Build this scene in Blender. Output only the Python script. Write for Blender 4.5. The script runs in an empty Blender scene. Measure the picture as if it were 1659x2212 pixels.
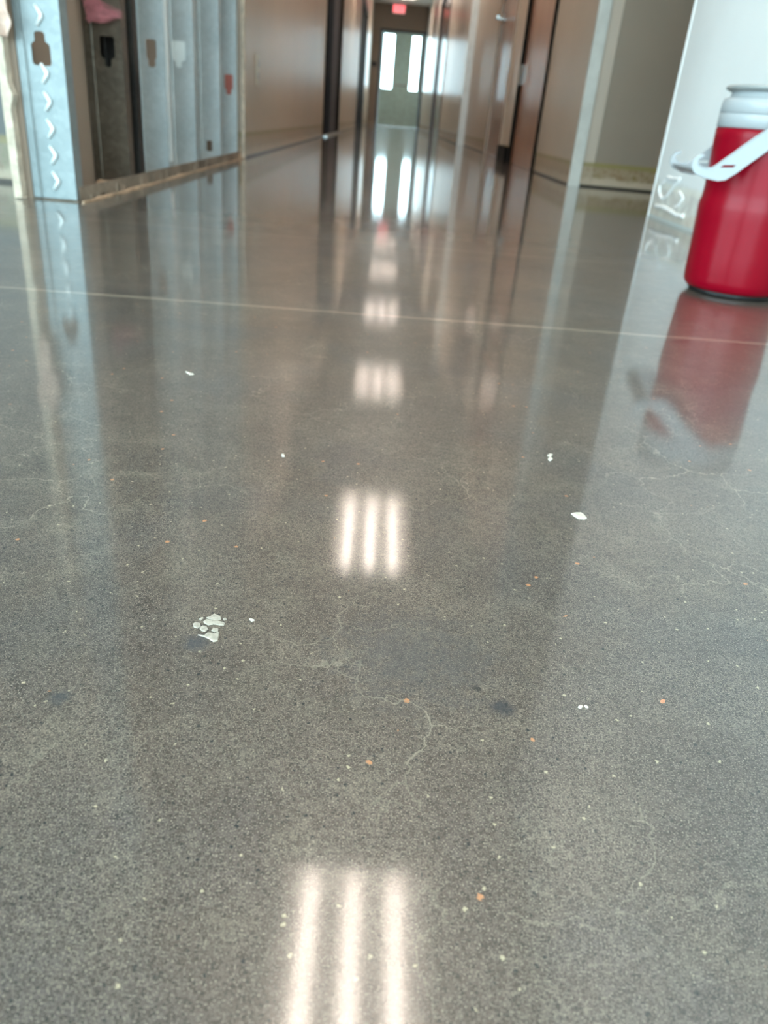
import bpy, bmesh, math, random
from mathutils import Vector, Matrix
random.seed(7)
S = bpy.context.scene
COL = S.collection

# ------------------------------------------------------------------ camera
F_PX, PITCH, ROLL, YAW, EYE = 1651.9, 0.4752, -0.0902, 0.0336, 0.22
cam = bpy.data.cameras.new('camera'); co = bpy.data.objects.new('camera', cam); COL.objects.link(co)
cy, sy, cp, sp = math.cos(YAW), math.sin(YAW), math.cos(PITCH), math.sin(PITCH)
fwd = Vector((sy*cp, cy*cp, -sp)); rt = Vector((cy, -sy, 0)); up = rt.cross(fwd)
cr, sr = math.cos(ROLL), math.sin(ROLL)
rt2 = cr*rt - sr*up; up2 = sr*rt + cr*up
co.matrix_world = Matrix(((rt2.x, up2.x, -fwd.x, 0), (rt2.y, up2.y, -fwd.y, 0), (rt2.z, up2.z, -fwd.z, EYE), (0, 0, 0, 1)))
cam.sensor_fit = 'VERTICAL'; cam.sensor_height = 36; cam.lens = F_PX/2212*36
cam.clip_start = 0.02; cam.clip_end = 100
cam.dof.use_dof = True; cam.dof.focus_distance = 0.37; cam.dof.aperture_fstop = 12.5
S.camera = co

# ------------------------------------------------------------------ world (daylight sky seen through glass) and exposure
W = bpy.data.worlds.new('sky'); S.world = W; W.use_nodes = True
wb = W.node_tree.nodes['Background']; wb.inputs[0].default_value = (0.63, 0.90, 1.0, 1); wb.inputs[1].default_value = 9.8
S.view_settings.view_transform = 'Standard'; S.view_settings.look = 'None'
S.view_settings.exposure = 0.12; S.view_settings.gamma = 1.0
S.cycles.use_denoising = True
S.cycles.sample_clamp_indirect = 12
S.cycles.max_bounces = 6; S.cycles.diffuse_bounces = 4; S.cycles.glossy_bounces = 4; S.cycles.transmission_bounces = 4
S.cycles.use_adaptive_sampling = True; S.cycles.adaptive_threshold = 0.05
LAMP = (1.0, 0.85, 0.74)
TUBE = 52.0

def portal(name, loc, rot, sx, sy_):
    l = bpy.data.lights.new(name, 'AREA'); l.shape = 'RECTANGLE'; l.size = sx; l.size_y = sy_
    l.cycles.is_portal = True
    o = bpy.data.objects.new(name, l); o.location = loc; o.rotation_euler = rot; COL.objects.link(o)
PI = math.pi
portal('daylight_opening', (-3.32, -1.1, 1.37), (0, -PI/2, 0), 2.65, 3.8)      # big window of the open room at left
portal('daylight_opening', (-1.1, -3.72, 1.36), (PI/2, 0, 0), 3.8, 2.67)         # glazing behind the camera

# ------------------------------------------------------------------ helpers
def srgb(r, g, b):
    f = lambda c: (c/255/12.92) if c/255 <= 0.04045 else ((c/255+0.055)/1.055)**2.4
    return (f(r), f(g), f(b), 1)

class NT:
    def __init__(s, name):
        s.m = bpy.data.materials.new(name); s.m.use_nodes = True; s.t = s.m.node_tree
        s.b = s.t.nodes['Principled BSDF']; s.tc = s.t.nodes.new('ShaderNodeTexCoord')
        s.geo = s.t.nodes.new('ShaderNodeNewGeometry')
    def n(s, typ, **kw):
        x = s.t.nodes.new(typ)
        for k, v in kw.items():
            if k.startswith('i_'):
                k = k[2:]
                k = int(k) if k.isdigit() else k.replace('_', ' ')
                if hasattr(v, 'is_linked') or hasattr(v, 'links'): s.t.links.new(v, x.inputs[k])
                else: x.inputs[k].default_value = v
            else: setattr(x, k, v)
        return x
    def noise(s, scale, detail=3, rough=0.55, vec=None, dist=0.0):
        x = s.n('ShaderNodeTexNoise', i_Scale=scale, i_Detail=detail, i_Roughness=rough, i_Distortion=dist)
        s.t.links.new(vec or s.geo.outputs['Position'], x.inputs['Vector']); return x.outputs['Fac']
    def voro(s, scale, feature='F1', out='Distance', vec=None, rnd=1.0):
        x = s.n('ShaderNodeTexVoronoi', feature=feature, i_Scale=scale, i_Randomness=rnd)
        s.t.links.new(vec or s.geo.outputs['Position'], x.inputs['Vector']); return x.outputs[out]
    def ramp(s, fac, stops):
        x = s.n('ShaderNodeValToRGB'); s.t.links.new(fac, x.inputs[0]); r = x.color_ramp
        while len(r.elements) > 1: r.elements.remove(r.elements[-1])
        r.elements[0].position = stops[0][0]; r.elements[0].color = stops[0][1]
        for p, c in stops[1:]:
            e = r.elements.new(p); e.color = c
        return x.outputs[0]
    def math(s, op, a, b=0.0, c=0.0, clamp=False):
        x = s.n('ShaderNodeMath', operation=op, use_clamp=clamp)
        for i, v in enumerate((a, b, c)):
            if isinstance(v, (int, float)): x.inputs[i].default_value = v
            else: s.t.links.new(v, x.inputs[i])
        return x.outputs[0]
    def mix(s, fac, a, b, mode='MIX'):
        x = s.n('ShaderNodeMix', data_type='RGBA', blend_type=mode)
        for i, v in ((0, fac), (6, a), (7, b)):
            if isinstance(v, (int, float, tuple)): x.inputs[i].default_value = v
            else: s.t.links.new(v, x.inputs[i])
        return x.outputs[2]
    def sep(s):
        x = s.n('ShaderNodeSeparateXYZ'); s.t.links.new(s.geo.outputs['Position'], x.inputs[0]); return x.outputs
    def set(s, name, v):
        if isinstance(v, (int, float, tuple)): s.b.inputs[name].default_value = v
        else: s.t.links.new(v, s.b.inputs[name])
    def bump(s, h, strength=0.2, dist=0.001):
        x = s.n('ShaderNodeBump', i_Strength=strength, i_Distance=dist)
        s.t.links.new(h, x.inputs['Height']); s.t.links.new(x.outputs[0], s.b.inputs['Normal'])
    def maprange(s, v, a, b, c=0.0, d=1.0):
        x = s.n('ShaderNodeMapRange'); s.t.links.new(v, x.inputs[0])
        for i, q in enumerate((a, b, c, d)): x.inputs[i+1].default_value = q
        return x.outputs[0]

G = lambda v: (v, v, v, 1)

def simple(name, col, rough=0.5, metal=0.0, var=0.06, scale=12, bump=0.0, coat=0.0, spec=0.5):
    t = NT(name); f = t.noise(scale, 4)
    lo = tuple(c*(1-var*2) for c in col[:3])+(1,); hi = tuple(min(1, c*(1+var*2)) for c in col[:3])+(1,)
    t.set('Base Color', t.ramp(f, [(0.3, lo), (0.7, hi)])); t.set('Roughness', rough); t.set('Metallic', metal)
    t.set('Coat Weight', coat); t.set('Coat Roughness', 0.08); t.set('Specular IOR Level', spec)
    if bump: t.bump(t.noise(scale*20, 2), bump, 0.0005)
    return t.m

def emit(name, col, strength):
    t = NT(name); t.set('Base Color', G(0.8)); t.set('Emission Color', tuple(col[:3])+(1,)); t.set('Emission Strength', strength)
    return t.m

def floor_mat():
    t = NT('polished_concrete')
    P = t.geo.outputs['Position']
    big = t.noise(2.2, 4, 0.6, dist=0.6); mid = t.noise(11, 4, 0.6, dist=0.4); clouds = t.noise(38, 3, 0.5)
    base = t.ramp(big, [(0.30, srgb(78, 70, 64)), (0.50, srgb(88, 78, 71)), (0.68, srgb(98, 87, 78))])
    base = t.mix(t.maprange(mid, 0.42, 0.28, 0.0, 0.5), base, srgb(74, 73, 74))
    base = t.mix(t.math('MULTIPLY', t.maprange(clouds, 0.5, 0.75), 0.35), base, srgb(126, 117, 103))
    cl2 = t.noise(5.5, 3, 0.5, dist=0.5)
    base = t.mix(t.maprange(cl2, 0.50, 0.36, 0.0, 0.45), base, srgb(70, 70, 73))
    # fine sand grains exposed by the grinding
    g1 = t.noise(1500, 2, 0.6); g2 = t.noise(750, 3, 0.65)
    cell = t.n('ShaderNodeSeparateColor'); t.t.links.new(t.voro(620, out='Color'), cell.inputs[0])
    gm = t.maprange(cell.outputs[0], 0.0, 1.0, 0.62, 1.38)
    gv = t.n('ShaderNodeCombineXYZ'); [t.t.links.new(gm, gv.inputs[i]) for i in range(3)]
    base = t.mix(1.0, base, gv.outputs[0], 'MULTIPLY')
    base = t.mix(t.maprange(g2, 0.47, 0.38, 0.0, 0.75), base, srgb(52, 52, 50))
    base = t.mix(t.maprange(g1, 0.56, 0.70, 0.0, 0.7), base, srgb(186, 174, 156))
    # aggregate: dark and light sand, occasional orange pebble
    gw = t.n('ShaderNodeVectorMath', operation='MULTIPLY_ADD')
    gn = t.n('ShaderNodeTexNoise', i_Scale=700.0, i_Detail=2.0); t.t.links.new(P, gn.inputs['Vector'])
    t.t.links.new(gn.outputs['Color'], gw.inputs[0]); gw.inputs[1].default_value = (0.0022,)*3; t.t.links.new(P, gw.inputs[2])
    vd = t.voro(300, vec=gw.outputs[0]); vc = t.voro(300, out='Color', vec=gw.outputs[0])
    sepc = t.n('ShaderNodeSeparateColor'); t.t.links.new(vc, sepc.inputs[0])
    spot = t.maprange(vd, 0.24, 0.16)
    base = t.mix(t.math('MULTIPLY', spot, t.math('GREATER_THAN', sepc.outputs[0], 0.86)), base, srgb(38, 42, 44))
    base = t.mix(t.math('MULTIPLY', spot, t.math('LESS_THAN', sepc.outputs[0], 0.05)), base, srgb(178, 166, 140))
    vd2 = t.voro(110, vec=gw.outputs[0]); vc2 = t.voro(110, out='Color', vec=gw.outputs[0])
    sp2 = t.n('ShaderNodeSeparateColor'); t.t.links.new(vc2, sp2.inputs[0])
    base = t.mix(t.math('MULTIPLY', t.maprange(vd2, 0.16, 0.11), t.math('GREATER_THAN', sp2.outputs[1], 0.96)), base, srgb(190, 132, 92))
    # craze cracks: fine light network whose strength varies
    warp = t.n('ShaderNodeVectorMath', operation='MULTIPLY_ADD')
    wn = t.n('ShaderNodeTexNoise', i_Scale=160.0, i_Detail=3.0); t.t.links.new(P, wn.inputs['Vector'])
    t.t.links.new(wn.outputs['Color'], warp.inputs[0]); warp.inputs[1].default_value = (0.0045,)*3
    t.t.links.new(P, warp.inputs[2])
    net = t.voro(540, 'DISTANCE_TO_EDGE', vec=warp.outputs[0])
    netm = t.math('MULTIPLY', t.maprange(net, 0.08, 0.01), t.maprange(t.noise(17, 3), 0.38, 0.68, 0.10, 0.55))
    base = t.mix(netm, base, srgb(152, 141, 126))
    warp2 = t.n('ShaderNodeVectorMath', operation='MULTIPLY_ADD')
    wn2 = t.n('ShaderNodeTexNoise', i_Scale=30.0, i_Detail=5.0); t.t.links.new(P, wn2.inputs['Vector'])
    t.t.links.new(wn2.outputs['Color'], warp2.inputs[0]); warp2.inputs[1].default_value = (0.05,)*3
    t.t.links.new(P, warp2.inputs[2])
    ck = t.voro(15, 'DISTANCE_TO_EDGE', vec=warp2.outputs[0])
    ckm = t.math('MULTIPLY', t.maprange(ck, 0.008, 0.002), t.maprange(t.noise(6, 2), 0.46, 0.64, 0.0, 0.6))
    base = t.mix(ckm, base, srgb(166, 156, 138))
    xyz = t.sep()
    # dark oil-like smudges at fixed places
    def blob(x, y, r, col, base, amt=0.8):
        dx = t.math('SUBTRACT', xyz[0], x); dy = t.math('SUBTRACT', xyz[1], y)
        d = t.math('SQRT', t.math('ADD', t.math('MULTIPLY', dx, dx), t.math('MULTIPLY', dy, dy)))
        d = t.math('ADD', d, t.math('MULTIPLY', t.math('SUBTRACT', t.noise(120, 4, 0.7), 0.5), r*2.4))
        return t.mix(t.maprange(d, r, r*0.2, 0.0, amt), base, col)
    base = blob(0.066, 0.2525, 0.007, srgb(48, 52, 58), base)
    base = blob(0.057, 0.264, 0.003, srgb(30, 32, 36), base)
    base = blob(-0.070, 0.283, 0.008, srgb(62, 66, 72), base, 0.7)
    base = blob(0.03, 0.285, 0.045, srgb(78, 80, 82), base, 0.45)
    base = blob(-0.117, 0.242, 0.006, srgb(60, 64, 68), base, 0.7)
    # sawn joints with lighter filler, across the corridor
    def joint(y0, slope, w, amt, base):
        l = t.math('SUBTRACT', xyz[1], t.math('MULTIPLY_ADD', xyz[0], slope, y0))
        l = t.math('ADD', l, t.math('MULTIPLY', t.math('SUBTRACT', t.noise(22, 3), 0.5), 0.008))
        a = t.math('ABSOLUTE', l)
        return t.mix(t.maprange(a, w, w*0.4, 0.0, amt), base, srgb(172, 160, 142))
    base = joint(0.962, 0.036, 0.0075, 0.52, base)
    base = joint(1.57, 0.02, 0.006, 0.30, base)
    base = joint(8.1, 0.0, 0.09, 0.7, base)
    base = joint(14.9, 0.0, 0.25, 0.5, base)
    base = joint(3.1, -0.25, 0.01, 0.22, base)
    # construction dust in faint streaks
    t.set('Base Color', base)
    r = t.maprange(t.noise(6, 4), 0.3, 0.7, 0.28, 0.36)
    t.set('Roughness', r)
    t.set('Coat Weight', 1.0); t.set('Coat IOR', 1.44); t.set('Specular IOR Level', 0.32)
    t.set('Coat Roughness', t.maprange(t.noise(9, 4), 0.35, 0.7, 0.035, 0.06))
    h = t.math('ADD', t.math('MULTIPLY', g1, 0.6), g2)
    bp = t.n('ShaderNodeBump', i_Strength=0.12, i_Distance=0.0003)
    t.t.links.new(h, bp.inputs['Height']); t.t.links.new(bp.outputs[0], t.b.inputs['Normal'])
    bc = t.n('ShaderNodeBump', i_Strength=0.02, i_Distance=0.00034)
    t.t.links.new(h, bc.inputs['Height']); t.t.links.new(bc.outputs[0], t.b.inputs['Coat Normal'])
    return t.m

def wall_mat(name, col, rough=0.35, band=True, bandcol=srgb(150, 128, 86), spec=0.5, mud=0.5, line=srgb(150, 138, 82), gap=srgb(62, 54, 46)):
    """painted drywall; the bare strip left behind by a missing base cove shows old glue and joint compound"""
    t = NT(name); f = t.noise(1.3, 4)
    lo = tuple(c*0.93 for c in col[:3])+(1,); hi = tuple(min(1, c*1.05) for c in col[:3])+(1,)
    c = t.ramp(f, [(0.3, lo), (0.7, hi)])
    if band:
        z = t.sep()[2]; j = t.math('MULTIPLY', t.math('SUBTRACT', t.noise(14, 4, 0.7), 0.5), 0.05)
        zz = t.math('ADD', z, j)
        glue = t.ramp(t.noise(30, 4, 0.7), [(0.35, bandcol), (0.50, srgb(176, 156, 128)), (0.62, srgb(140, 112, 70)), (0.7, srgb(200, 186, 168))])
        c = t.mix(t.maprange(zz, 0.115, 0.085, 0.0, mud), c, glue)
        c = t.mix(t.maprange(t.math('ABSOLUTE', t.math('SUBTRACT', z, 0.098)), 0.012, 0.006, 0.0, mud), c, line)
        c = t.mix(t.maprange(zz, 0.045, 0.03, 0.0, mud), c, srgb(205, 188, 165))
        c = t.mix(t.maprange(z, 0.012, 0.006), c, gap)  # shadow gap under the board, painted as a dark strip
    t.set('Base Color', c); t.set('Roughness', rough); t.set('Specular IOR Level', spec)
    t.bump(t.noise(220, 2), 0.12, 0.0006)
    return t.m

def galv(name, a, b, rough=0.32, metal=0.85):
    t = NT(name)
    v = t.voro(90, out='Color'); s = t.n('ShaderNodeSeparateColor'); t.t.links.new(v, s.inputs[0])
    f = t.math('ADD', t.math('MULTIPLY', s.outputs[0], 0.15), t.math('MULTIPLY', t.noise(6, 2, 0.5), 0.85))
    t.set('Base Color', t.ramp(f, [(0.3, a), (0.75, b)])); t.set('Metallic', metal)
    t.set('Roughness', rough)
    t.bump(t.noise(40, 2), 0.04, 0.0005)
    return t.m

def wood(name, a, b):
    t = NT(name)
    mp = t.n('ShaderNodeMapping'); t.t.links.new(t.geo.outputs['Position'], mp.inputs[0]); mp.inputs['Scale'].default_value = (6, 14, 0.8)
    f = t.noise(3.0, 6, 0.6, vec=mp.outputs[0], dist=1.2)
    t.set('Base Color', t.ramp(f, [(0.3, a), (0.7, b)])); t.set('Roughness', 0.4); t.set('Coat Weight', 1.0); t.set('Coat Roughness', 0.16)
    return t.m

M = {}
M['floor'] = floor_mat()
M['wall'] = wall_mat('beige_paint', srgb(206, 192, 175), 0.34, mud=0.7)
M['wall_end'] = wall_mat('taupe_end_wall', srgb(132, 114, 98), 0.45, mud=0.3)  # end wall set darker than the other corridor walls
M['wall_white'] = wall_mat('white_primer', srgb(240, 243, 242), 0.5, bandcol=srgb(236, 232, 210), mud=0.4, line=srgb(240, 238, 222), gap=srgb(200, 206, 202))
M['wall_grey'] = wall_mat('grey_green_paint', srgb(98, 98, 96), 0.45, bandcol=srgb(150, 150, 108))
M['wall_pale'] = wall_mat('pale_paint', srgb(228, 222, 210), 0.25)
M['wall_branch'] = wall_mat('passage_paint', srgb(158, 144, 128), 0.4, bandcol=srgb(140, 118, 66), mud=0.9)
M['gypsum_paper'] = wall_mat('gypsum_paper', srgb(142, 124, 108), 0.7, band=False)
M['gypsum_edge'] = simple('gypsum_edge', srgb(206, 190, 170), 0.85, var=0.12, scale=40, bump=0.4)
M['compound'] = simple('joint_compound', srgb(252, 252, 250), 0.75, var=0.03, scale=60, bump=0.3)
M['bead_white'] = simple('corner_bead_white', srgb(244, 248, 246), 0.25, var=0.03)
M['bead_pale'] = simple('corner_bead_pale', srgb(212, 211, 203), 0.4, var=0.08, scale=8)
M['galv'] = galv('galvanised_steel', srgb(176, 188, 190), srgb(206, 216, 218), 0.34, 0.35)
M['galv_front'] = galv('dimmed_zinc', srgb(120, 130, 131), srgb(150, 160, 161), 0.36, 0.3)  # stud steel darkened in colour to dim the strongly lit first stud
M['galv_shaded'] = galv('shaded_galvanised_steel', srgb(88, 78, 67), srgb(128, 115, 100), 0.4, 0.6)  # stud steel darkened for the dim surroundings the second stud mirrors
M['galv_painted_shine'] = galv('painted_shine_zinc', srgb(238, 246, 246), srgb(250, 255, 255), 0.3, 0.2)  # shine put into the colour: chevrons and the flange highlight
M['galv_deep_shade'] = galv('deep_shade_steel', srgb(40, 37, 34), srgb(66, 61, 56), 0.45, 0.6)  # stud steel darkened so the keyhole before it reads as deep shade
M['dust_zinc'] = galv('dusty_track', srgb(120, 110, 98), srgb(176, 160, 142), 0.55, 0.4)
M['sealant'] = simple('sealant', srgb(186, 158, 130), 0.6, var=0.15, scale=30)
M['navy'] = simple('navy_paint', srgb(18, 27, 36), 0.8, spec=0.08)
M['charcoal'] = simple('charcoal_leaf', srgb(78, 76, 80), 0.7, spec=0.15)  # second leaf of the left double door, greyer than the first
M['black'] = simple('black_metal', srgb(20, 17, 14), 0.7, spec=0.1)
M['wood'] = wood('brown_door_veneer', srgb(142, 96, 70), srgb(176, 124, 92))
M['jamb'] = simple('beige_frame', srgb(164, 140, 118), 0.35)
M['steel'] = simple('brushed_steel', srgb(176, 178, 176), 0.3, 1.0)
M['greydoor'] = simple('grey_green_door', srgb(180, 206, 200), 0.35)
M['darkframe'] = simple('dark_bronze_frame', srgb(40, 34, 28), 0.35)
M['ceiling'] = simple('ceiling_tile', srgb(196, 190, 180), 0.9, var=0.04, scale=80, bump=0.3)
M['tee'] = simple('ceiling_grid', srgb(220, 218, 210), 0.5)
M['red'] = simple('red_plastic', (0.25, 0.0, 0.010, 1), 0.28, var=0.02, scale=3, bump=0.05, spec=0.22)
M['white_plastic'] = simple('white_plastic', srgb(172, 175, 177), 0.38, var=0.01)
M['grey_plastic'] = simple('grey_plastic', srgb(150, 152, 150), 0.4, var=0.02)
M['pink'] = simple('pink_fibreglass', srgb(190, 122, 126), 0.95, var=0.12, scale=60)
M['paperpink'] = simple('torn_paper', srgb(214, 186, 170), 0.9, var=0.1, scale=60)
M['black_plastic'] = simple('black_plastic', srgb(26, 24, 24), 0.45)
M['plaster'] = simple('dried_plaster', srgb(184, 174, 160), 0.8, var=0.12, scale=500, bump=0.5)
M['chip'] = simple('plaster_chip', srgb(208, 198, 184), 0.8, var=0.08, scale=500)
M['orange_stone'] = simple('orange_stone', srgb(196, 138, 106), 0.5, var=0.1, scale=400)
M['reddish'] = simple('reddish_hole_view', srgb(178, 104, 92), 0.5)
M['pale_blue'] = simple('bright_hole_view', srgb(226, 236, 236), 0.45)
M['tube'] = emit('fluorescent_tube', LAMP, TUBE)
M['reflector'] = simple('white_reflector', srgb(240, 238, 234), 0.4, var=0.0)
M['louvre'] = simple('aluminium_louvre', srgb(150, 148, 148), 0.35, var=0.0)
M['exit_face'] = emit('exit_sign_face', (1.0, 0.16, 0.2), 0.9)
M['exit_letter'] = emit('exit_sign_letters', (1.0, 0.004, 0.03), 3.0)
M['outlet'] = simple('outlet_plate', srgb(206, 198, 180), 0.35, var=0.02)
def glass_mat():
    t = NT('pane_glass'); t.set('Base Color', G(1)); t.set('Roughness', 0.0); t.set('IOR', 1.02); t.set('Transmission Weight', 1.0); return t.m
M['glass'] = glass_mat()

def mesh_obj(name, verts, faces, mat, parent=None, smooth=False):
    me = bpy.data.meshes.new(name); me.from_pydata([tuple(v) for v in verts], [], faces); me.update()
    if mat: me.materials.append(mat)
    if smooth:
        for p in me.polygons: p.use_smooth = True
    o = bpy.data.objects.new(name, me); COL.objects.link(o)
    if parent: o.parent = parent
    return o

class MB:
    def __init__(s): s.v = []; s.f = []
    def box(s, x0, x1, y0, y1, z0, z1):
        b = len(s.v)
        for z in (z0, z1):
            for x, y in ((x0, y0), (x1, y0), (x1, y1), (x0, y1)): s.v.append((x, y, z))
        s.f += [(b, b+3, b+2, b+1), (b+4, b+5, b+6, b+7), (b, b+1, b+5, b+4), (b+1, b+2, b+6, b+5), (b+2, b+3, b+7, b+6), (b+3, b, b+4, b+7)]
        return s
    def prism(s, pts, axis, a, b_):
        """pts polygon in the two other axes, extruded along axis from a to b_"""
        n = len(pts); b = len(s.v)
        for q in (a, b_):
            for p in pts:
                s.v.append({'x': (q, p[0], p[1]), 'y': (p[0], q, p[1]), 'z': (p[0], p[1], q)}[axis])
        s.f.append(tuple(range(b, b+n))[::-1]); s.f.append(tuple(range(b+n, b+2*n)))
        for i in range(n): s.f.append((b+i, b+(i+1) % n, b+n+(i+1) % n, b+n+i))
        return s
    def tube(s, path, rad, seg=8, cap=True):
        path = [Vector(p) for p in path]; rr = rad if isinstance(rad, (list, tuple)) else [rad]*len(path)
        b = len(s.v); prev = None
        for i, p in enumerate(path):
            d = (path[min(i+1, len(path)-1)]-path[max(i-1, 0)]).normalized()
            if prev is None: n = d.orthogonal().normalized()
            else: n = (prev-d*prev.dot(d)).normalized()
            prev = n; m = d.cross(n)
            for k in range(seg):
                a = 2*PI*k/seg; s.v.append(p+(n*math.cos(a)+m*math.sin(a))*rr[i])
        for i in range(len(path)-1):
            for k in range(seg):
                k2 = (k+1) % seg
                s.f.append((b+i*seg+k, b+i*seg+k2, b+(i+1)*seg+k2, b+(i+1)*seg+k))
        if cap:
            s.f.append(tuple(b+k for k in range(seg))[::-1]); e = b+(len(path)-1)*seg; s.f.append(tuple(e+k for k in range(seg)))
        return s
    def lathe(s, prof, seg=64, c=(0, 0)):
        b = len(s.v)
        for r, z in prof:
            for k in range(seg):
                a = 2*PI*k/seg; s.v.append((c[0]+r*math.cos(a), c[1]+r*math.sin(a), z))
        for i in range(len(prof)-1):
            for k in range(seg):
                k2 = (k+1) % seg; s.f.append((b+i*seg+k, b+i*seg+k2, b+(i+1)*seg+k2, b+(i+1)*seg+k))
        s.f.append(tuple(b+k for k in range(seg))[::-1]); e = b+(len(prof)-1)*seg; s.f.append(tuple(e+k for k in range(seg)))
        return s
    def build(s, name, mat, parent=None, smooth=False, bevel=0.0):
        o = mesh_obj(name, s.v, s.f, mat, parent, smooth)
        if bevel:
            m = o.modifiers.new('bevel', 'BEVEL'); m.width = bevel; m.segments = 2; m.limit_method = 'ANGLE'
        return o

def plate(name, outline, holes, thick, mat, to_world, parent=None):
    """flat plate with holes: outline/holes are 2D point lists, to_world maps (u, v, w) to a point"""
    cu = bpy.data.curves.new(name+'_outline', 'CURVE'); cu.dimensions = '2D'; cu.fill_mode = 'BOTH'; cu.extrude = thick/2
    for pts in [outline]+holes:
        sp_ = cu.splines.new('POLY'); sp_.points.add(len(pts)-1); sp_.use_cyclic_u = True
        for i, p in enumerate(pts): sp_.points[i].co = (p[0], p[1], 0, 1)
    tmp = bpy.data.objects.new(name+'_tmp', cu); COL.objects.link(tmp)
    bpy.context.view_layer.update()
    me = bpy.data.meshes.new_from_object(tmp.evaluated_get(bpy.context.evaluated_depsgraph_get()))
    bpy.data.objects.remove(tmp); bpy.data.curves.remove(cu)
    for v in me.vertices: v.co = Vector(to_world(v.co.x, v.co.y, v.co.z))
    me.materials.clear(); me.materials.append(mat); me.update()
    bm = bmesh.new(); bm.from_mesh(me); bmesh.ops.recalc_face_normals(bm, faces=bm.faces); bm.to_mesh(me); bm.free()
    o = bpy.data.objects.new(name, me); COL.objects.link(o)
    if parent: o.parent = parent
    return o

def tag(o, label, cat, group=None, kind=None):
    o['label'] = label; o['category'] = cat
    if group: o['group'] = group
    if kind: o['kind'] = kind
    return o
def struct(o, label=None, cat=None):
    o['kind'] = 'structure'
    if label: o['label'] = label
    if cat: o['category'] = cat
    return o
def empty(name, loc=(0, 0, 0)):
    o = bpy.data.objects.new(name, None); o.location = loc; o.empty_display_size = 0.1; COL.objects.link(o); return o
def kid(o, root):
    """parent a mesh given in world coordinates under an Empty that stands elsewhere"""
    o.parent = root; o.matrix_parent_inverse = Matrix.Translation(-Vector(root.location)); return o

H = 2.86
XL, XR, XRF = -0.655, 0.873, 0.80
YE = 23.86
# ------------------------------------------------------------------ the shell
struct(mesh_obj('floor', [(-6, -3.72, 0), (6, -3.72, 0), (6, 25, 0), (-6, 25, 0)], [(0, 1, 2, 3)], M['floor']),
       'polished grey concrete slab with exposed fine sand and light sawn joints', 'floor')
struct(MB().box(-5, 5, -3.72, YE+0.2, H, H+0.1).build('ceiling', M['ceiling']), 'off-white tiled ceiling above the corridor', 'ceiling')

def run(name, mat, xf, side, y0, y1, openings, label, thick=0.11):
    """wall running along the corridor; side -1 = body lies towards -X of its face"""
    mb = MB(); xa, xb = (xf-thick, xf) if side < 0 else (xf, xf+thick)
    y = y0
    for a, b, zt in openings:
        mb.box(xa, xb, y, a, 0, H); mb.box(xa, xb, a, b, zt, H); y = b
    mb.box(xa, xb, y, y1, 0, H)
    return struct(mb.build(name, mat), label, 'wall')

run('wall_left', M['wall'], XL, -1, 3.87, YE, [(8.35, 10.75, 2.2), (16.2, 19.6, 2.2)],
    'beige painted wall of the corridor beyond the bare studs', 0.112)
struct(MB().box(-0.782, -0.767, 1.80, 3.868, 0, H).build('wall_left_backing', M['gypsum_paper']),
       'brown gypsum board closing the back of the open stud wall', 'wall')
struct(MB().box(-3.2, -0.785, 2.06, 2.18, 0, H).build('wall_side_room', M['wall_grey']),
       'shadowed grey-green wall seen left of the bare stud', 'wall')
run('wall_right', M['wall'], XR, 1, 4.0, 10.0, [(5.0, 6.1, 2.2), (6.62, 7.7, 2.2)],
    'beige painted wall holding the two brown doors')
run('wall_right_far', M['wall_pale'], XRF, 1, 10.0, YE, [(14.0, 17.0, 2.2)],
    'pale far stretch of the right corridor wall beyond the white corner strip', 0.18)
run('wall_right_near', M['wall_white'], XR, 1, -3.6, 2.70, [], 'bright white primed wall behind the red jug')
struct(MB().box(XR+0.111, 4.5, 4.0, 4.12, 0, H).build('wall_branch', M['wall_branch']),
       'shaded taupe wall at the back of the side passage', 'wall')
struct(MB().box(4.4, 4.5, 2.6, 4.0, 0, H).build('wall_branch_end', M['wall']), 'closing wall of the side passage', 'wall')
struct(MB().box(XR+0.111, 4.4, 2.60, 2.70, 0, H).build('wall_branch_near', M['wall']), 'near wall of the side passage', 'wall')
# end wall with an opening for each glazed strip
DX0, DX1, DZ = -0.37, 0.73, 2.24
mb = MB(); mb.box(-2.0, DX0-0.07, YE, YE+0.12, 0, H); mb.box(DX1+0.07, 2.6, YE, YE+0.12, 0, H); mb.box(DX0-0.07, DX1+0.07, YE, YE+0.12, DZ+0.06, H)
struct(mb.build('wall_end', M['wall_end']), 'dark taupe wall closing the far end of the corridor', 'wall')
struct(MB().box(-1.75, -1.65, 2.19, YE, 0, H).build('wall_left_lightstop', M['wall_grey']), 'unseen wall added to stop sky light behind the left doors', 'wall')  # unseen wall added to keep sky light out of the door gaps
struct(MB().box(2.3, 2.4, 4.121, YE, 0, H).build('wall_right_lightstop', M['wall_grey']), 'unseen wall added to stop sky light behind the right doors', 'wall')  # likewise added out of view, blocks sky leaking past the right doors
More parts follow.
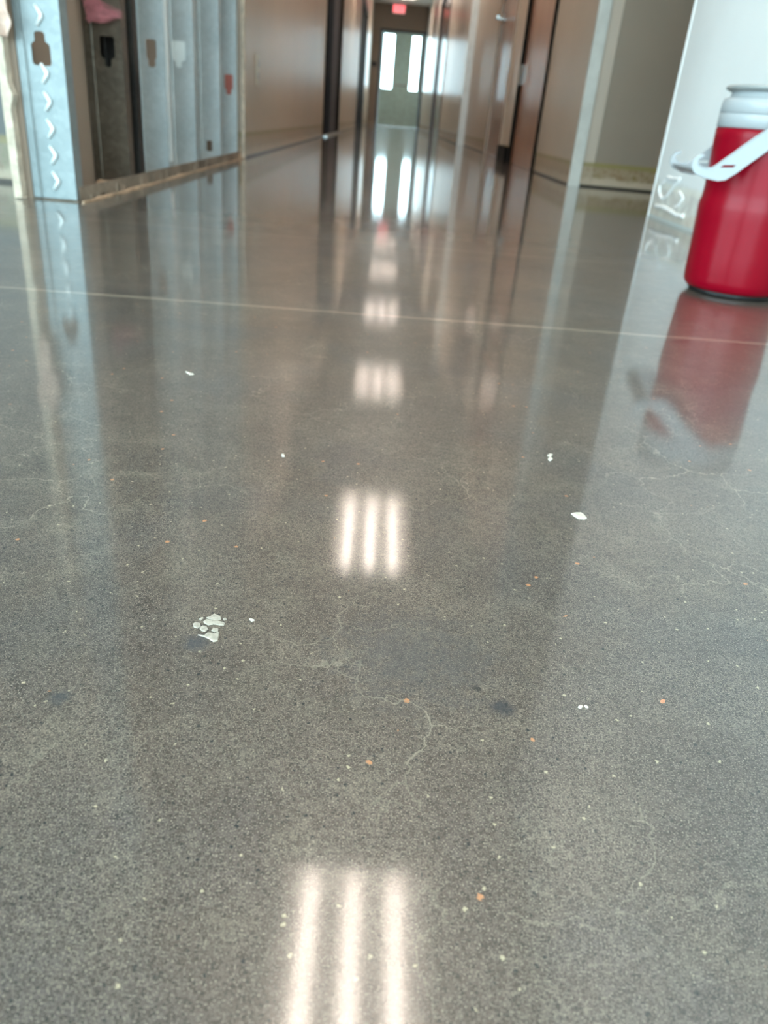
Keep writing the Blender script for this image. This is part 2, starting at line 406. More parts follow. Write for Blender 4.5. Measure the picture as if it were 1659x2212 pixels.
# room behind and left of the camera with its windows (daylight source)
def winwall(name, horizontal, fixed, a0, a1, w0, w1, z0, z1, label):
    mb = MB()
    def bx(u0, u1, q0, q1):
        if horizontal: mb.box(u0, u1, fixed-0.12, fixed, q0, q1)
        else: mb.box(fixed-0.12, fixed, u0, u1, q0, q1)
    bx(a0, w0, 0, H); bx(w1, a1, 0, H); bx(w0, w1, 0, z0); bx(w0, w1, z1, H)
    struct(mb.build(name, M['wall']), label, 'wall')
winwall('wall_window_side', False, -3.2, -3.6, 2.06, -3.0, 0.8, 0.05, 2.7, 'wall with the wide window left of the camera')
winwall('wall_back', True, -3.6, -3.2, XR+0.11, -3.0, 0.8, 0.03, 2.7, 'wall with the window behind the camera')
def winframe(name, horizontal, fixed, w0, w1, z0, z1, n, label):
    mb = MB(); g = MB()
    def bx(m, u0, u1, q0, q1, d0, d1):
        if horizontal: m.box(u0, u1, fixed-d1, fixed-d0, q0, q1)
        else: m.box(fixed-d1, fixed-d0, u0, u1, q0, q1)
    e = 0.001
    bx(mb, w0+e, w1-e, z0+e, z0+0.05, 0.03, 0.08); bx(mb, w0+e, w1-e, z1-0.05, z1-e, 0.03, 0.08)
    for i in range(n+1):
        u = w0+(w1-w0)*i/n; ua = max(w0+e, u-0.025); ub = min(w1-e, u+0.025); bx(mb, ua, ub, z0+e, z1-e, 0.03, 0.08)
    r = struct(mb.build(name, M['darkframe']), label, 'window')
window_a = winframe('window_1', False, -3.2, -3.0, 0.8, 0.05, 2.7, 3, 'dark framed window of the side room')
window_b = winframe('window_2', True, -3.6, -3.0, 0.8, 0.03, 2.7, 3, 'dark framed window behind the camera')

# corner strips
struct(MB().box(XRF-0.004, XR-0.001, 9.955, 9.998, 0, H).build('trim_1', M['bead_white']), 'white corner strip halfway down the right corridor wall', 'trim')
struct(MB().box(XR-0.004, XR+0.05, 3.975, 3.998, 0.0, H).build('trim_2', M['bead_pale']), 'pale corner strip where the corridor meets the side passage', 'trim')
struct(MB().box(XL-0.012, XL+0.004, 3.852, 3.869, 0, H).build('trim_3', M['gypsum_edge']), 'cream drywall edge where the studs stop', 'trim')
struct(MB().box(XR-0.003, XR+0.02, 2.701, 2.706, 0, H).build('trim_4', M['compound']), 'white corner bead at the end of the white wall', 'trim')

# ------------------------------------------------------------------ the open stud wall
XA, XB = -0.765, -0.672
def keyhole(cx, cz, w=0.038, h=0.040, nw=0.021, nh=0.020, flip=False):
    s = -1 if flip else 1; r = 0.004
    pts = [(-w/2, -h/2+r), (-w/2+r, -h/2), (w/2-r, -h/2), (w/2, -h/2+r), (w/2, h/2-r), (w/2-r, h/2), (nw/2, h/2+0.003), (nw/2, h/2+nh-r), (nw/2-r, h/2+nh), (-nw/2+r, h/2+nh), (-nw/2, h/2+nh-r), (-nw/2, h/2+0.003), (-w/2+r, h/2), (-w/2, h/2-r)]
    return [(cx+x, cz+s*z) for x, z in pts]

def stud(y, mat, label, holes, chevrons=False, front=True, x0=XA, x1=XB, zones=None, depth=0.041):
    root = empty('metal_stud', ((x0+x1)/2, y, 0.002)); tag(root, label, 'metal stud', 'galvanised studs of the open wall')
    zt = H-0.003; zb = 0.004
    w = plate('web', [(x0, zb), (x1, zb), (x1, zt), (x0, zt)], holes, 0.0012, mat, lambda u, v, t: (u, y+0.0006+t, v)); kid(w, root)
    fb = MB(); th = 0.0012
    for xs, d in ((x1, -1), (x0, 1)):
        xa, xb = sorted((xs, xs+d*th)); fb.box(xa, xb, y+0.0013, y+depth, zb, zt)
        xa, xb = sorted((xs, xs+d*0.010)); fb.box(xa, xb, y+depth, y+depth+th, zb, zt)
    kid(fb.build('flange', mat), root)
    # rolled stiffening ribs along the web
    rb = MB()
    for xx in (x0+0.018,):
        rb.prism([(xx-0.004, y+0.0002), (xx, y-0.0016), (xx+0.004, y+0.0002)], 'z', zb, zt)
    kid(rb.build('rib', mat), root)
    if chevrons:
        cx = -0.7115
        for i in range(13):
            z = 0.040+0.0507*i
            if any(abs(z-hz) < 0.040 for hz in zones or ()): continue
            cv = MB()
            cv.tube([(cx-0.0075, y-0.0012, z+0.0175), (cx+0.0035, y-0.0032, z+0.002), (cx+0.0035, y-0.0032, z-0.002), (cx-0.0075, y-0.0012, z-0.0175)], [0.0030, 0.0038, 0.0038, 0.0036], 10)
            kid(cv.build('chevron', M['galv_painted_shine'], smooth=True), root)
            root.children[-1]['label'] = 'shiny punched chevron'
    return root

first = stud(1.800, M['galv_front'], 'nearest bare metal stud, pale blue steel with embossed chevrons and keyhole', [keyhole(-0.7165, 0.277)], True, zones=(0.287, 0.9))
s2 = stud(2.194, M['galv_shaded'], 'metal stud in painted brown shade with a black keyhole, second from the front', [keyhole(-0.709, 0.318, 0.036, 0.046, 0.016, 0.02, True)])
s3 = stud(2.290, M['galv_deep_shade'], 'thin metal stud edge painted in deep shade, close behind the second stud', [])
s4 = stud(2.587, M['galv'], 'pale blue metal stud with a painted edge highlight, fourth from the front', [keyhole(-0.709, 0.34, 0.03, 0.05, flip=True)])
s5 = stud(2.966, M['galv'], 'pale blue metal stud with a bright plate added over its keyhole', [keyhole(-0.722, 0.36, 0.038, 0.05, flip=True)])
s6 = stud(3.398, M['galv'], 'pale blue metal stud with a small dark square hole at its foot', [[(-0.728, 0.042), (-0.706, 0.042), (-0.706, 0.080), (-0.728, 0.080)]])
s7 = stud(3.764, M['galv'], 'last metal stud before the beige wall, with a reddish plate added over its keyhole', [keyhole(-0.705, 0.30, 0.03, 0.05, flip=True)])
kid(MB().box(XB+0.0003, XB+0.0012, 2.603, 2.640, 0.045, H-0.01).build('edge_highlight', M['galv_painted_shine']), s4)  # added pale strip imitating the highlight on this flange
s4.children[-1]['label'] = 'painted highlight strip on the flange'
kid(plate('keyhole_view_plate', keyhole(-0.722, 0.36, 0.044, 0.056, 0.02, flip=True), [], 0.002, M['pale_blue'], lambda u, v, t: (u, 2.9645+t, v)), s5)  # added plate, bright view through the open keyhole put into its colour
s5.children[-1]['label'] = 'added pale plate for the bright keyhole view'
kid(plate('keyhole_view_plate', keyhole(-0.705, 0.30, 0.034, 0.056, 0.02, flip=True), [], 0.002, M['reddish'], lambda u, v, t: (u, 3.7625+t, v)), s7)  # added plate coloured like the view through this open keyhole
s7.children[-1]['label'] = 'added reddish plate for the keyhole view'
# floor track, its far upstand and the sealant line
tr = MB(); tr.box(-0.7668, -0.668, 1.796, 3.850, 0.0005, 0.0018); tr.box(-0.6700, -0.6688, 1.812, 3.850, 0.0018, 0.030)
for i in range(34):      # splashes of dried mud on the track lip
    y = 1.83+random.random()*1.98; w = 0.01+random.random()*0.03
    tr.box(-0.6687, -0.6660, y, y+w, 0.001, 0.006+random.random()*0.018)
tag(tr.build('floor_track', M['dust_zinc']), 'dusty brown metal floor track under the bare studs', 'metal track')
sb = MB(); pts = []
for i in range(60):
    y = 1.79+i*(3.868-1.79)/59; pts.append((-0.655+0.0012*math.sin(i*1.7)+random.uniform(-.002, .002), y, 0.002))
sb.tube(pts, [0.0022+random.uniform(-.0008, .0018) for _ in pts], 6)
tag(sb.build('sealant_bead', M['sealant']), 'cream sealant bead on the floor along the stud track', 'sealant')
for bx_ in [(-0.755, -0.700, 2.14, 2.19, 0.002, 0.016, 'pale block of mud on the track beside the second stud'), (-0.72, -0.680, 2.36, 2.47, 0.002, 0.018, 'tan mud lump on the track in front of the fourth stud'),
            (-0.70, -0.66, 3.79, 3.845, 0.003, 0.030, 'tan mud lump at the foot of the last stud')]:
    x0, x1, y0, y1, z0, z1, lb = bx_
    bm = bmesh.new(); bmesh.ops.create_icosphere(bm, subdivisions=3, radius=0.5)
    for v in bm.verts:
        n_ = 1+0.25*math.sin(v.co.x*9+y0*5)*math.cos(v.co.y*8); v.co = Vector(((x0+x1)/2+v.co.x*n_*(x1-x0), (y0+y1)/2+v.co.y*n_*(y1-y0), max(z0, z0+v.co.z*2*(z1-z0)*n_)))
    me = bpy.data.meshes.new('mud_lump'); bm.to_mesh(me); bm.free(); me.materials.append(M['sealant'])
    o = bpy.data.objects.new('mud_lump', me); COL.objects.link(o); tag(o, lb, 'mud lump')

# drywall sheet whose raw end shows left of the first stud
pr = []; z = 0.0
N = 150
left = -0.786; right = -0.7675
mb = MB()
for i in range(N+1):
    z = H*0.999*(i/N)**1.8
    j = random.uniform(-0.0006, 0.0006); e = 0.0015*max(0, math.sin(z*22+0.6))**6
    bulge = 0.0075*math.exp(-((z-0.195)/0.012)**2)
    for x, y in ((left-0.010+j*0.3, 1.772), (right-0.012+j+bulge, 1.771+j), (right-0.012+j+bulge, 1.798), (left-0.010, 1.798)):
        mb.v.append((x, y, z+0.002))
for i in range(N):
    a = i*4
    for k in range(4): mb.f.append((a+k, a+(k+1) % 4, a+4+(k+1) % 4, a+4+k))
mb.f.append((0, 3, 2, 1)); mb.f.append((N*4, N*4+1, N*4+2, N*4+3))
tag(mb.build('drywall_sheet', M['gypsum_edge']), 'raw cream drywall edge standing left of the nearest stud', 'drywall')
# torn paper flap at the top of that edge
bm = bmesh.new(); bmesh.ops.create_grid(bm, x_segments=18, y_segments=30, size=0.5)
for v in bm.verts:
    u, w = v.co.x, v.co.y
    width = 0.046*(0.35+0.65*min(1, (w+0.55)*1.4))
    x = -0.772+u*width+0.005*math.sin(w*14); zz = 0.385+w*0.17
    y = 1.764-0.005*math.cos(u*5+w*9)-0.004*math.sin(w*31+u*7)
    v.co = Vector((x, y, zz))
me = bpy.data.meshes.new('torn_paper'); bm.to_mesh(me); bm.free(); me.materials.append(M['paperpink'])
for p_ in me.polygons: p_.use_smooth = True
o = bpy.data.objects.new('torn_paper', me); COL.objects.link(o)
sm = o.modifiers.new('s', 'SOLIDIFY'); sm.thickness = 0.0015
tag(o, 'crumpled pinkish paper torn from the drywall edge beside the nearest stud', 'paper')

# pink insulation wisp behind the first bay
root = empty('insulation_tuft', (-0.69, 2.182, 0.34)); tag(root, 'wispy pink fibreglass tuft above the black keyhole of the second stud', 'insulation')
bm = bmesh.new(); bmesh.ops.create_icosphere(bm, subdivisions=4, radius=1)
for v in bm.verts:
    n_ = 1+0.35*math.sin(v.co.x*7+1)*math.cos(v.co.z*9)+random.uniform(-.12, .12)
    v.co = Vector((-0.7400+v.co.x*0.0055*n_, 2.176+v.co.y*0.005*n_, 0.388+v.co.z*0.022*n_))
me = bpy.data.meshes.new('wool_body'); bm.to_mesh(me); bm.free(); me.materials.append(M['pink']); o = bpy.data.objects.new('wool_body', me); COL.objects.link(o); kid(o, root)
fb = MB()
for i in range(230):
    t_ = random.random(); a = Vector((-0.742+random.uniform(-.006, .012), 2.172+random.uniform(-.006, .006), 0.368+random.random()*0.06))
    if t_ < 0.6: b = Vector((-0.668+random.uniform(-.03, .012), 2.168, 0.385+random.uniform(-.006, .010)))
    else: b = a+Vector((random.uniform(-.006, .03), -0.004, random.uniform(-.01, .06)))
    m_ = (a+b)/2+Vector((random.uniform(-.006, .006), random.uniform(-.004, .002), -0.006+random.uniform(-.006, .004)))
    fb.tube([a, m_, b], [0.0009, 0.0007, 0.0002], 4)
kid(fb.build('loose_fibres', M['pink']), root)

# ------------------------------------------------------------------ doors
def side_door(name, xf, side, y0, y1, leaves, frame_mat, label, depth=0.05, frame_w=0.05, zt=2.2, proud=0.012, hinge=None):
    """door in a wall running along the corridor: leaves = [(ya, yb, material, inset)]"""
    r = empty(name, (xf, (y0+y1)/2, 0)); struct(r, label, 'door')
    s = 1 if side > 0 else -1       # body of the wall lies towards s
    def X(a, b): return tuple(sorted((xf+s*a, xf+s*b)))
    fr = MB(); e = 0.001
    for a, b in ((y0+e, y0+frame_w), (y1-frame_w, y1-e)):
        xa, xb = X(-proud, 0.105); fr.box(xa, xb, a, b, 0.001, zt-e)
    xa, xb = X(-proud, 0.105); fr.box(xa, xb, y0+frame_w, y1-frame_w, zt-frame_w, zt-e)
    kid(fr.build('door_frame', frame_mat), r)
    for ya, yb, m, ins in leaves:
        xa, xb = X(ins, ins+0.044); kid(MB().box(xa, xb, ya, yb, 0.0015, zt-frame_w-0.001).build('door_leaf', m, bevel=0.002), r)
    return r
d1 = side_door('door_1', XR, 1, 5.0, 6.1, [(5.055, 6.045, M['wood'], 0.008)], M['black'], 'nearer brown veneer door in the right wall with a black frame')
d2 = side_door('door_2', XR, 1, 6.62, 7.7, [(6.675, 7.645, M['wood'], 0.008)], M['jamb'], 'farther brown veneer door in the right wall')
for d, y, z in ((d1, 6.03, 0.55), (d2, 6.69, 0.55), (d1, 6.03, 1.9), (d2, 6.69, 1.9)):
    kid(MB().tube([(XR-0.004, y, z-0.06), (XR-0.004, y, z+0.06)], 0.011, 10).build('hinge', M['steel']), d)
hd = MB(); hd.tube([(XR+0.006, 7.52, 1.02), (XR-0.055, 7.52, 1.02), (XR-0.06, 7.40, 1.02)], 0.011, 10); hd.tube([(XR+0.006, 7.52, 1.02), (XR-0.006, 7.52, 1.02)], 0.032, 16)
kid(hd.build('lever_handle', M['steel']), d2)
hk = MB(); hk.tube([(XR+0.008, 7.5, 1.18), (XR-0.02, 7.5, 1.18)], 0.028, 16); kid(hk.build('lock_cylinder', M['steel']), d2)
# the pier between both doors: dark stop block at its foot
tag(MB().box(XR-0.03, XR-0.001, 6.14, 6.58, 0.0, 0.10).build('base_block', M['black']), 'black block at the floor between the two brown doors', 'block')
d3 = side_door('door_3', XL, -1, 8.35, 10.75, [(8.41, 9.33, M['navy'], 0.006), (9.34, 10.24, M['charcoal'], 0.006)], M['black'], 'dark navy double door in the left corridor wall', frame_w=0.055)
kid(MB().box(XL-0.10, XL-0.004, 10.245, 10.69, 0.002, 2.14).build('side_panel', M['black']), d3)
kid(MB().box(XL-0.10, XL+0.05, 8.36, 10.74, 0.001, 0.014).build('threshold', M['steel']), d3)
d4 = side_door('door_4', XL, -1, 16.2, 19.6, [(16.27, 17.88, M['black'], 0.03), (17.9, 19.53, M['black'], 0.03)], M['darkframe'], 'black door far down the left corridor wall', frame_w=0.06)
d5 = side_door('door_5', XRF, 1, 14.0, 17.0, [(14.07, 15.5, M['wood'], 0.03), (15.51, 16.93, M['wood'], 0.03)], M['darkframe'], 'dark framed double door far down the right corridor wall', frame_w=0.06)

# end door with two glazed strips
r = empty('door_6', ((DX0+DX1)/2, YE, 0)); struct(r, 'grey-green end door with two tall bright glass strips', 'door')
fr = MB()
for a, b in ((DX0-0.069, DX0-0.002), (DX1+0.002, DX1+0.069)): fr.box(a, b, YE-0.02, YE+0.119, 0.001, DZ+0.059)
fr.box(DX0-0.002, DX1+0.002, YE-0.02, YE+0.119, DZ+0.002, DZ+0.059)
kid(fr.build('door_frame', M['darkframe']), r)
kid(MB().box(DX0-0.001, DX1+0.001, YE-0.02, YE+0.119, 0.0004, 0.018).build('threshold', M['steel']), r)
LZ0, LZ1 = 0.915, 2.185; L1, L2 = (-0.325, -0.045), (0.435, 0.655)
lf = plate('door_leaf', [(DX0, 0.0185), (DX1, 0.0185), (DX1, DZ), (DX0, DZ)], [[(a, LZ0), (b, LZ0), (b, LZ1), (a, LZ1)] for a, b in (L1, L2)], 0.044, M['greydoor'], lambda u, v, t: (u, YE+0.045+t, v)); kid(lf, r)
for a, b in (L1, L2):
    kid(MB().box(a-0.005, b+0.005, YE+0.04, YE+0.046, LZ0-0.005, LZ1+0.005).build('glass_strip', M['glass']), r)
ph = MB(); ph.tube([(0.03, YE+0.0, 1.02), (0.36, YE+0.0, 1.02)], 0.014, 8); ph.box(0.03, 0.06, YE-0.0, YE+0.02, 0.98, 1.06); ph.box(0.33, 0.36, YE, YE+0.02, 0.98, 1.06)
kid(ph.build('push_bar', M['steel']), r)

# wall plate left of the end door
r = empty('wall_switch', (-0.555, YE-0.001, 1.46)); tag(r, 'small black switch box on the taupe end wall', 'switch')
kid(MB().box(-0.62, -0.49, YE-0.025, YE-0.001, 1.41, 1.52).build('back_plate', M['black_plastic'], bevel=0.004), r)
kid(MB().box(-0.575, -0.535, YE-0.032, YE-0.025, 1.445, 1.485).build('toggle', M['black']), r)

# outlet on the left beige wall
r = empty('wall_outlet', (XL, 4.22, 0.42)); tag(r, 'pale electrical outlet low on the left beige wall', 'outlet')
kid(MB().box(XL+0.0005, XL+0.006, 4.185, 4.265, 0.305, 0.435).build('cover_plate', M['outlet'], bevel=0.002), r)
for z in (0.345, 0.395):
    kid(MB().tube([(XL+0.0055, 4.225, z), (XL+0.008, 4.225, z)], 0.016, 20).build('socket', M['white_plastic']), r)

# exit sign
r = empty('exit_sign', (0.01, YE-0.2, 2.72)); tag(r, 'red lit exit sign on the ceiling before the end door', 'exit sign')
kid(MB().box(-0.155, 0.175, YE-0.24, YE-0.19, 2.63, 2.835).build('housing', M['white_plastic'], bevel=0.004), r)
kid(MB().box(-0.145, 0.165, YE-0.243, YE-0.2401, 2.64, 2.825).build('lit_face', M['exit_face']), r)
kid(MB().box(-0.03, 0.05, YE-0.235, YE-0.195, 2.835, H-0.001).build('canopy', M['white_plastic']), r)
tcu = bpy.data.curves.new('exit_letters', 'FONT'); tcu.body = 'EXIT'; tcu.size = 0.17; tcu.extrude = 0.001; tcu.align_x = 'CENTER'; tcu.align_y = 'CENTER'
to = bpy.data.objects.new('t', tcu); COL.objects.link(to); bpy.context.view_layer.update()
me = bpy.data.meshes.new_from_object(to.evaluated_get(bpy.context.evaluated_depsgraph_get())); bpy.data.objects.remove(to)
for v in me.vertices: v.co = Vector((0.01+v.co.x*0.82, YE-0.2445+v.co.z*-1, 2.733+v.co.y))
me.materials.clear(); me.materials.append(M['exit_letter'])
lo = bpy.data.objects.new('exit_letters', me); COL.objects.link(lo); kid(lo, r)

# ------------------------------------------------------------------ ceiling: tees and three-lamp troffers
def troffer(y, label):
    r = empty('ceiling_light', (0, y, H)); tag(r, label, 'ceiling light', 'three-lamp ceiling troffers')
    r.location = (0.09, y, H)
    w, l, d = 0.60, 1.22, 0.085
    hs = MB(); t_ = 0.004; z1 = -0.002; z0 = z1-d
    hs.box(-w/2, w/2, -l/2, l/2, z1-t_, z1)
    for a in (-1, 1):
        xa, xb = sorted((a*w/2, a*(w/2-t_))); hs.box(xa, xb, -l/2, l/2, z0, z1-t_)
        ya, yb = sorted((a*l/2, a*(l/2-t_))); hs.box(-w/2+t_, w/2-t_, ya, yb, z0, z1-t_)
    hs.build('housing', M['reflector'], r)
    for x in (-0.185, 0, 0.185):
        MB().tube([(x, -l/2+0.02, z1-0.024), (x, l/2-0.02, z1-0.024)], 0.016, 12).build('lamp_tube', M['tube'], r, smooth=True)
    lv = MB()
    for x in (-0.0925, 0.0925): lv.box(x-0.001, x+0.001, -l/2+t_, l/2-t_, z0, z1-0.048)
    n = 12
    for i in range(1, n):
        y_ = -l/2+l*i/n
        for xa, xb in ((-w/2+t_, -0.0935), (-0.0915, 0.0915), (0.0935, w/2-t_)): lv.box(xa, xb, y_-0.001, y_+0.001, z0, z1-0.048)
    lv.build('louvre', M['louvre'], r)
    return r
base_lab = 'recessed three-tube ceiling troffer'
first_light = troffer(1.70, base_lab)
def copy_tree(o):
    c = o.copy(); COL.objects.link(c)
    for ch in o.children:
        d = ch.copy(); COL.objects.link(d); d.parent = c
    return c
labs = {5.48: 'second three-tube troffer along the ceiling, reflected mid-floor', 9.4: 'third three-tube troffer, reflected as three short stripes',
        13.35: 'fourth three-tube troffer, reflected just above the sawn joint', 17.4: 'fifth three-tube troffer far down the corridor',
        21.4: 'farthest three-tube troffer nearest the exit sign', -2.1: 'three-tube troffer over the room behind the camera'}
first_light['label'] = 'nearest three-tube troffer, reflected as three long stripes'
for y, lb in labs.items():
    c = copy_tree(first_light); c.location.y = y; c['label'] = lb

grid = MB()
y = -3.4
ys = []
while y < YE-0.1:
    if all(abs(y-q) > 0.62 for q in [1.70]+list(labs)): grid.box(-0.55, 0.78, y-0.012, y+0.012, H-0.004, H-0.0005)
    y += 0.61
struct(grid.build('trim_5', M['tee']), 'white ceiling grid cross tees', 'trim')

# ------------------------------------------------------------------ the red jug
JX, JY = 0.602, 1.345
jug = empty('drink_jug', (JX, JY, 0)); tag(jug, 'red insulated drink jug with white lid standing by the white wall', 'jug')
prof = [(0.070, 0.0075), (0.074, 0.0085), (0.0785, 0.015), (0.0800, 0.024), (0.0815, 0.06), (0.0840, 0.118), (0.0850, 0.132), (0.0846, 0.139), (0.0825, 0.147), (0.0822, 0.16), (0.0835, 0.19), (0.0862, 0.235), (0.0866, 0.246), (0.0850, 0.248)]
MB().lathe(prof, 96).build('body', M['red'], jug, smooth=True)
ft = MB(); ft.lathe([(0.066, 0.0), (0.069, 0.003), (0.0695, 0.0085)], 64); ft.build('foot_ring', M['black_plastic'], jug, smooth=False)  # black ring fills in the shadow gap under the jug
MB().lathe([(0.0840, 0.2482), (0.0868, 0.2495), (0.0868, 0.2665), (0.0862, 0.268)], 96).build('lid_collar', M['white_plastic'], jug, smooth=True)
lid = MB().lathe([(0.0855, 0.2682), (0.0868, 0.2692), (0.0865, 0.283), (0.0845, 0.2885), (0.079, 0.2905), (0.077, 0.2915), (0.0765, 0.298)], 96).build('lid', M['white_plastic'], jug, smooth=True)
cap = MB().lathe([(0.072, 0.2981), (0.079, 0.2990), (0.0855, 0.3015), (0.0865, 0.3040), (0.0835, 0.3065), (0.050, 0.3075)], 64)
cap.build('cap_disc', M['grey_plastic'], jug, smooth=True)
MB().box(-0.012, 0.05, -0.014, 0.014, 0.3076, 0.3130).build('spout_flap', M['white_plastic'], jug, bevel=0.003)
# bail handle: flat arms with curled ends on both sides, joined by a thin grip; the handle is turned a little
HR = -0.15
hc, hs_ = math.cos(HR), math.sin(HR)
hu = Vector((hc, hs_, 0)); hv = Vector((-hs_, hc, 0)); jc = Vector((JX, JY, 0))
def to_uz(x, y, vloc):
    d = (x-829.5)*rt2-(y-1106)*up2+F_PX*fwd; o_ = Vector((0, 0, EYE))
    k = (vloc-(o_-jc).dot(hv))/d.dot(hv); p = o_+d*k-jc
    return p.dot(hu), p.z
VN = -0.0915
outer = [(1659, 278), (1620, 304), (1583, 331), (1546, 357), (1538, 362), (1526, 363.5), (1514, 361), (1507, 354), (1507, 346), (1512, 341), (1520, 338), (1521, 333), (1507, 335), (1497, 345), (1493, 358), (1500, 373), (1522, 384), (1550, 390), (1566, 388), (1587, 375), (1623, 349), (1659, 324)]
arm_out = [to_uz(x, y, VN) for x, y in outer]
slot = [to_uz(x, y, VN) for x, y in [(1554, 362), (1563, 356.5), (1590, 356.5), (1584, 362)]]
arm_out = arm_out+[(0.014, arm_out[-1][1]+0.030), (0.018, arm_out[-1][1]+0.044), (0.008, arm_out[0][1]+0.030), (-0.004, arm_out[0][1]+0.026)]
for v_ in (VN, -VN):
    ta = (lambda u, z, t, v_=v_: tuple(hu*u+hv*(v_+t)+Vector((0, 0, z))))
    o = plate('handle_arm', arm_out, [slot], 0.0045, M['white_plastic'], ta, jug)
    rim = MB(); vo = v_-0.0022 if v_ < 0 else v_+0.0022
    for q in (outer[0:9], outer[14:22]):
        rim.tube([tuple(hu*u+hv*vo+Vector((0, 0, z))) for u, z in [to_uz(x, y, VN) for x, y in q]], 0.0011, 6)
    rim.build('arm_rim', M['white_plastic'], o, smooth=True)
    e0, e1 = (v_+0.0055, v_-0.004) if v_ < 0 else (v_-0.0055, v_+0.004)
    pz = arm_out[-1][1]-0.004
    MB().tube([tuple(hu*0.004+hv*e0+Vector((0, 0, pz))), tuple(hu*0.004+hv*e1+Vector((0, 0, pz)))], 0.009, 24).build('pivot_boss', M['white_plastic'], jug)
gq = [to_uz(x, y, VN) for x, y in [(1497, 366), (1503, 373), (1514, 379), (1526, 382)]]
v = []; f = []
for i in range(13):
    vv = VN+0.001+(-2*VN-0.002)*i/12
    for u, z in gq: v.append(tuple(hu*u+hv*vv+Vector((0, 0, z))))
    for u, z in gq[::-1]: v.append(tuple(hu*u+hv*vv+Vector((0, 0, z+0.003))))
for i in range(12):
    for k in range(8): f.append((i*8+k, i*8+(k+1) % 8, (i+1)*8+(k+1) % 8, (i+1)*8+k))
f.append(tuple(range(8))[::-1]); f.append(tuple(96+k for k in range(8)))
mesh_obj('hand_grip', v, f, M['white_plastic'], jug)

# ------------------------------------------------------------------ joint compound squiggles at the foot of the white wall
def smear(pts, rad, label):
    mb = MB(); P_ = [Vector((XR-0.001, y, z)) for y, z in pts]
    Q = []
    for i in range(len(P_)-1):
        for k in range(4): Q.append(P_[i].lerp(P_[i+1], k/4))
    Q.append(P_[-1])
    mb.tube(Q, [rad*(0.7+0.5*abs(math.sin(i*0.9))) for i in range(len(Q))], 7)
    tag(mb.build('compound_smear', M['compound'], smooth=True), label, 'joint compound', 'compound smears on the white wall foot')
smear([(2.64, 0.10), (2.60, 0.125), (2.54, 0.122), (2.48, 0.128), (2.52, 0.105), (2.56, 0.075), (2.60, 0.060), (2.64, 0.075), (2.65, 0.10)], 0.0045, 'looped white compound smear at the foot of the white wall')
smear([(2.66, 0.035), (2.58, 0.040), (2.50, 0.036), (2.44, 0.030), (2.38, 0.034)], 0.006, 'low white compound ridge along the floor by the jug')
smear([(2.47, 0.095), (2.42, 0.080), (2.44, 0.060), (2.47, 0.050)], 0.004, 'short curved compound smear nearest the jug')

# ------------------------------------------------------------------ small things lying on the floor
def flake(cx, cy_, outline, label, cat, name, mat, h=0.0006, group=None, parent=None):
    n = len(outline); v = [(cx+x, cy_+y, 0.0) for x, y in outline]+[(cx+x*0.9, cy_+y*0.9, h) for x, y in outline]+[(cx, cy_, h*1.3)]
    f = [(i, (i+1) % n, n+(i+1) % n, n+i) for i in range(n)]+[(n+i, n+(i+1) % n, 2*n) for i in range(n)]
    o = mesh_obj(name, v, f, mat, parent)
    if label: tag(o, label, cat, group)
    return o
def blobpts(rx, ry, n=14, j=0.25, rot=0.0):
    o = []
    for i in range(n):
        a = 2*PI*i/n; q = 1+random.uniform(-j, j); x, y = rx*q*math.cos(a), ry*q*math.sin(a)
        o.append((x*math.cos(rot)-y*math.sin(rot), x*math.sin(rot)+y*math.cos(rot)))
    return o
sp = empty('plaster_spatter', (-0.067, 0.295, 0)); tag(sp, 'broken cluster of dried cream plaster flakes on the floor, left of centre', 'plaster spatter')
def px_floor(x, y):
    v_ = (x-829.5)*rt2-(y-1106)*up2+F_PX*fwd; k = -EYE/v_.z; return v_.x*k, v_.y*k
def poly_px(pts):
    q = [px_floor(*p) for p in pts]; cx = sum(a for a, b in q)/len(q); cy__ = sum(b for a, b in q)/len(q)
    return cx, cy__, [(a-cx, b-cy__) for a, b in q]
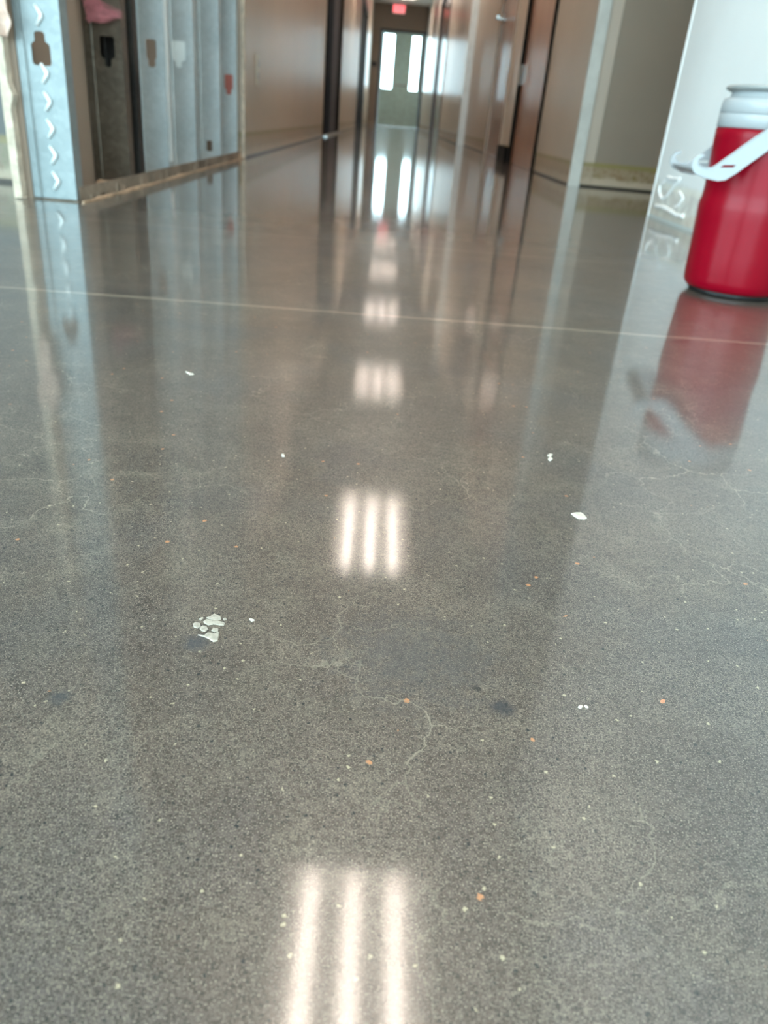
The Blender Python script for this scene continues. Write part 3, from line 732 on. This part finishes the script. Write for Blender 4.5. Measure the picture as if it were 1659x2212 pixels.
pcs = [[(445, 1335), (454, 1332), (463, 1326), (470, 1329), (477, 1333), (478, 1338), (470, 1341), (460, 1340), (452, 1338)],
       [(438, 1343), (445, 1338), (455, 1341), (468, 1342), (476, 1343), (486, 1346), (484, 1351), (474, 1351), (462, 1349), (450, 1351), (443, 1348)],
       [(417, 1348), (423, 1344), (432, 1347), (434, 1353), (427, 1358), (418, 1355)],
       [(431, 1358), (436, 1352), (446, 1353), (450, 1359), (443, 1365), (435, 1363)],
       [(426, 1372), (440, 1373), (448, 1367), (460, 1368), (466, 1372), (474, 1365), (472, 1376), (470, 1385), (461, 1387), (450, 1380), (440, 1376)],
       [(456, 1362), (462, 1357), (472, 1359), (471, 1365), (463, 1366)],
       [(481, 1337), (487, 1335), (490, 1339), (484, 1341)], [(430, 1338), (437, 1334), (440, 1336), (433, 1341)]]
for pc in pcs:
    cx, cyy, o_ = poly_px(pc); o = flake(cx, cyy, o_, None, None, 'flake', M['plaster'], 0.0005); kid(o, sp)
cx, cyy, o_ = poly_px([(1233, 1110), (1243, 1108), (1255, 1108), (1262, 1113), (1268, 1120), (1262, 1122), (1250, 1121), (1242, 1117)])
flake(cx, cyy, o_, 'white angular plaster chip right of centre on the floor', 'plaster chip', 'plaster_chip', M['chip'], 0.0008)
for nm, pts, lb in (('plaster_chip', [(1182, 984), (1188, 981), (1194, 983), (1190, 986), (1183, 986)], 'upper of two tiny white crumbs right of the third light reflection'),
                    ('plaster_chip', [(1184, 990), (1189, 987), (1194, 992), (1189, 996), (1184, 994)], 'lower of two tiny white crumbs right of the third light reflection'),
                    ('plaster_chip', [(1248, 1528), (1253, 1525), (1259, 1527), (1255, 1531), (1250, 1530)], 'left one of two cream specks side by side near the orange pebble'),
                    ('plaster_chip', [(1261, 1526), (1265, 1525), (1271, 1530), (1266, 1530)], 'right one of two cream specks side by side near the orange pebble'),
                    ('plaster_chip', [(400, 803), (408, 805), (419, 809), (411, 810)], 'thin cream sliver on the floor far left of the third light reflection'),
                    ('plaster_chip', [(608, 982), (614, 982), (615, 987), (609, 987)], 'tiny white dot left of the second light reflection'),
                    ('plaster_chip', [(538, 1339), (544, 1339), (550, 1341), (544, 1343)], 'tiny white sliver just right of the plaster cluster')):
    cx, cyy, o_ = poly_px(pts); flake(cx, cyy, o_, lb, 'plaster chip', nm, M['chip'], 0.0008)
cx, cyy, o_ = poly_px([(1426, 1514), (1431, 1511), (1437, 1513), (1436, 1518), (1430, 1520), (1426, 1517)])
flake(cx, cyy, o_, 'small orange pebble showing in the floor at right', 'pebble', 'pebble', M['orange_stone'], 0.0004)
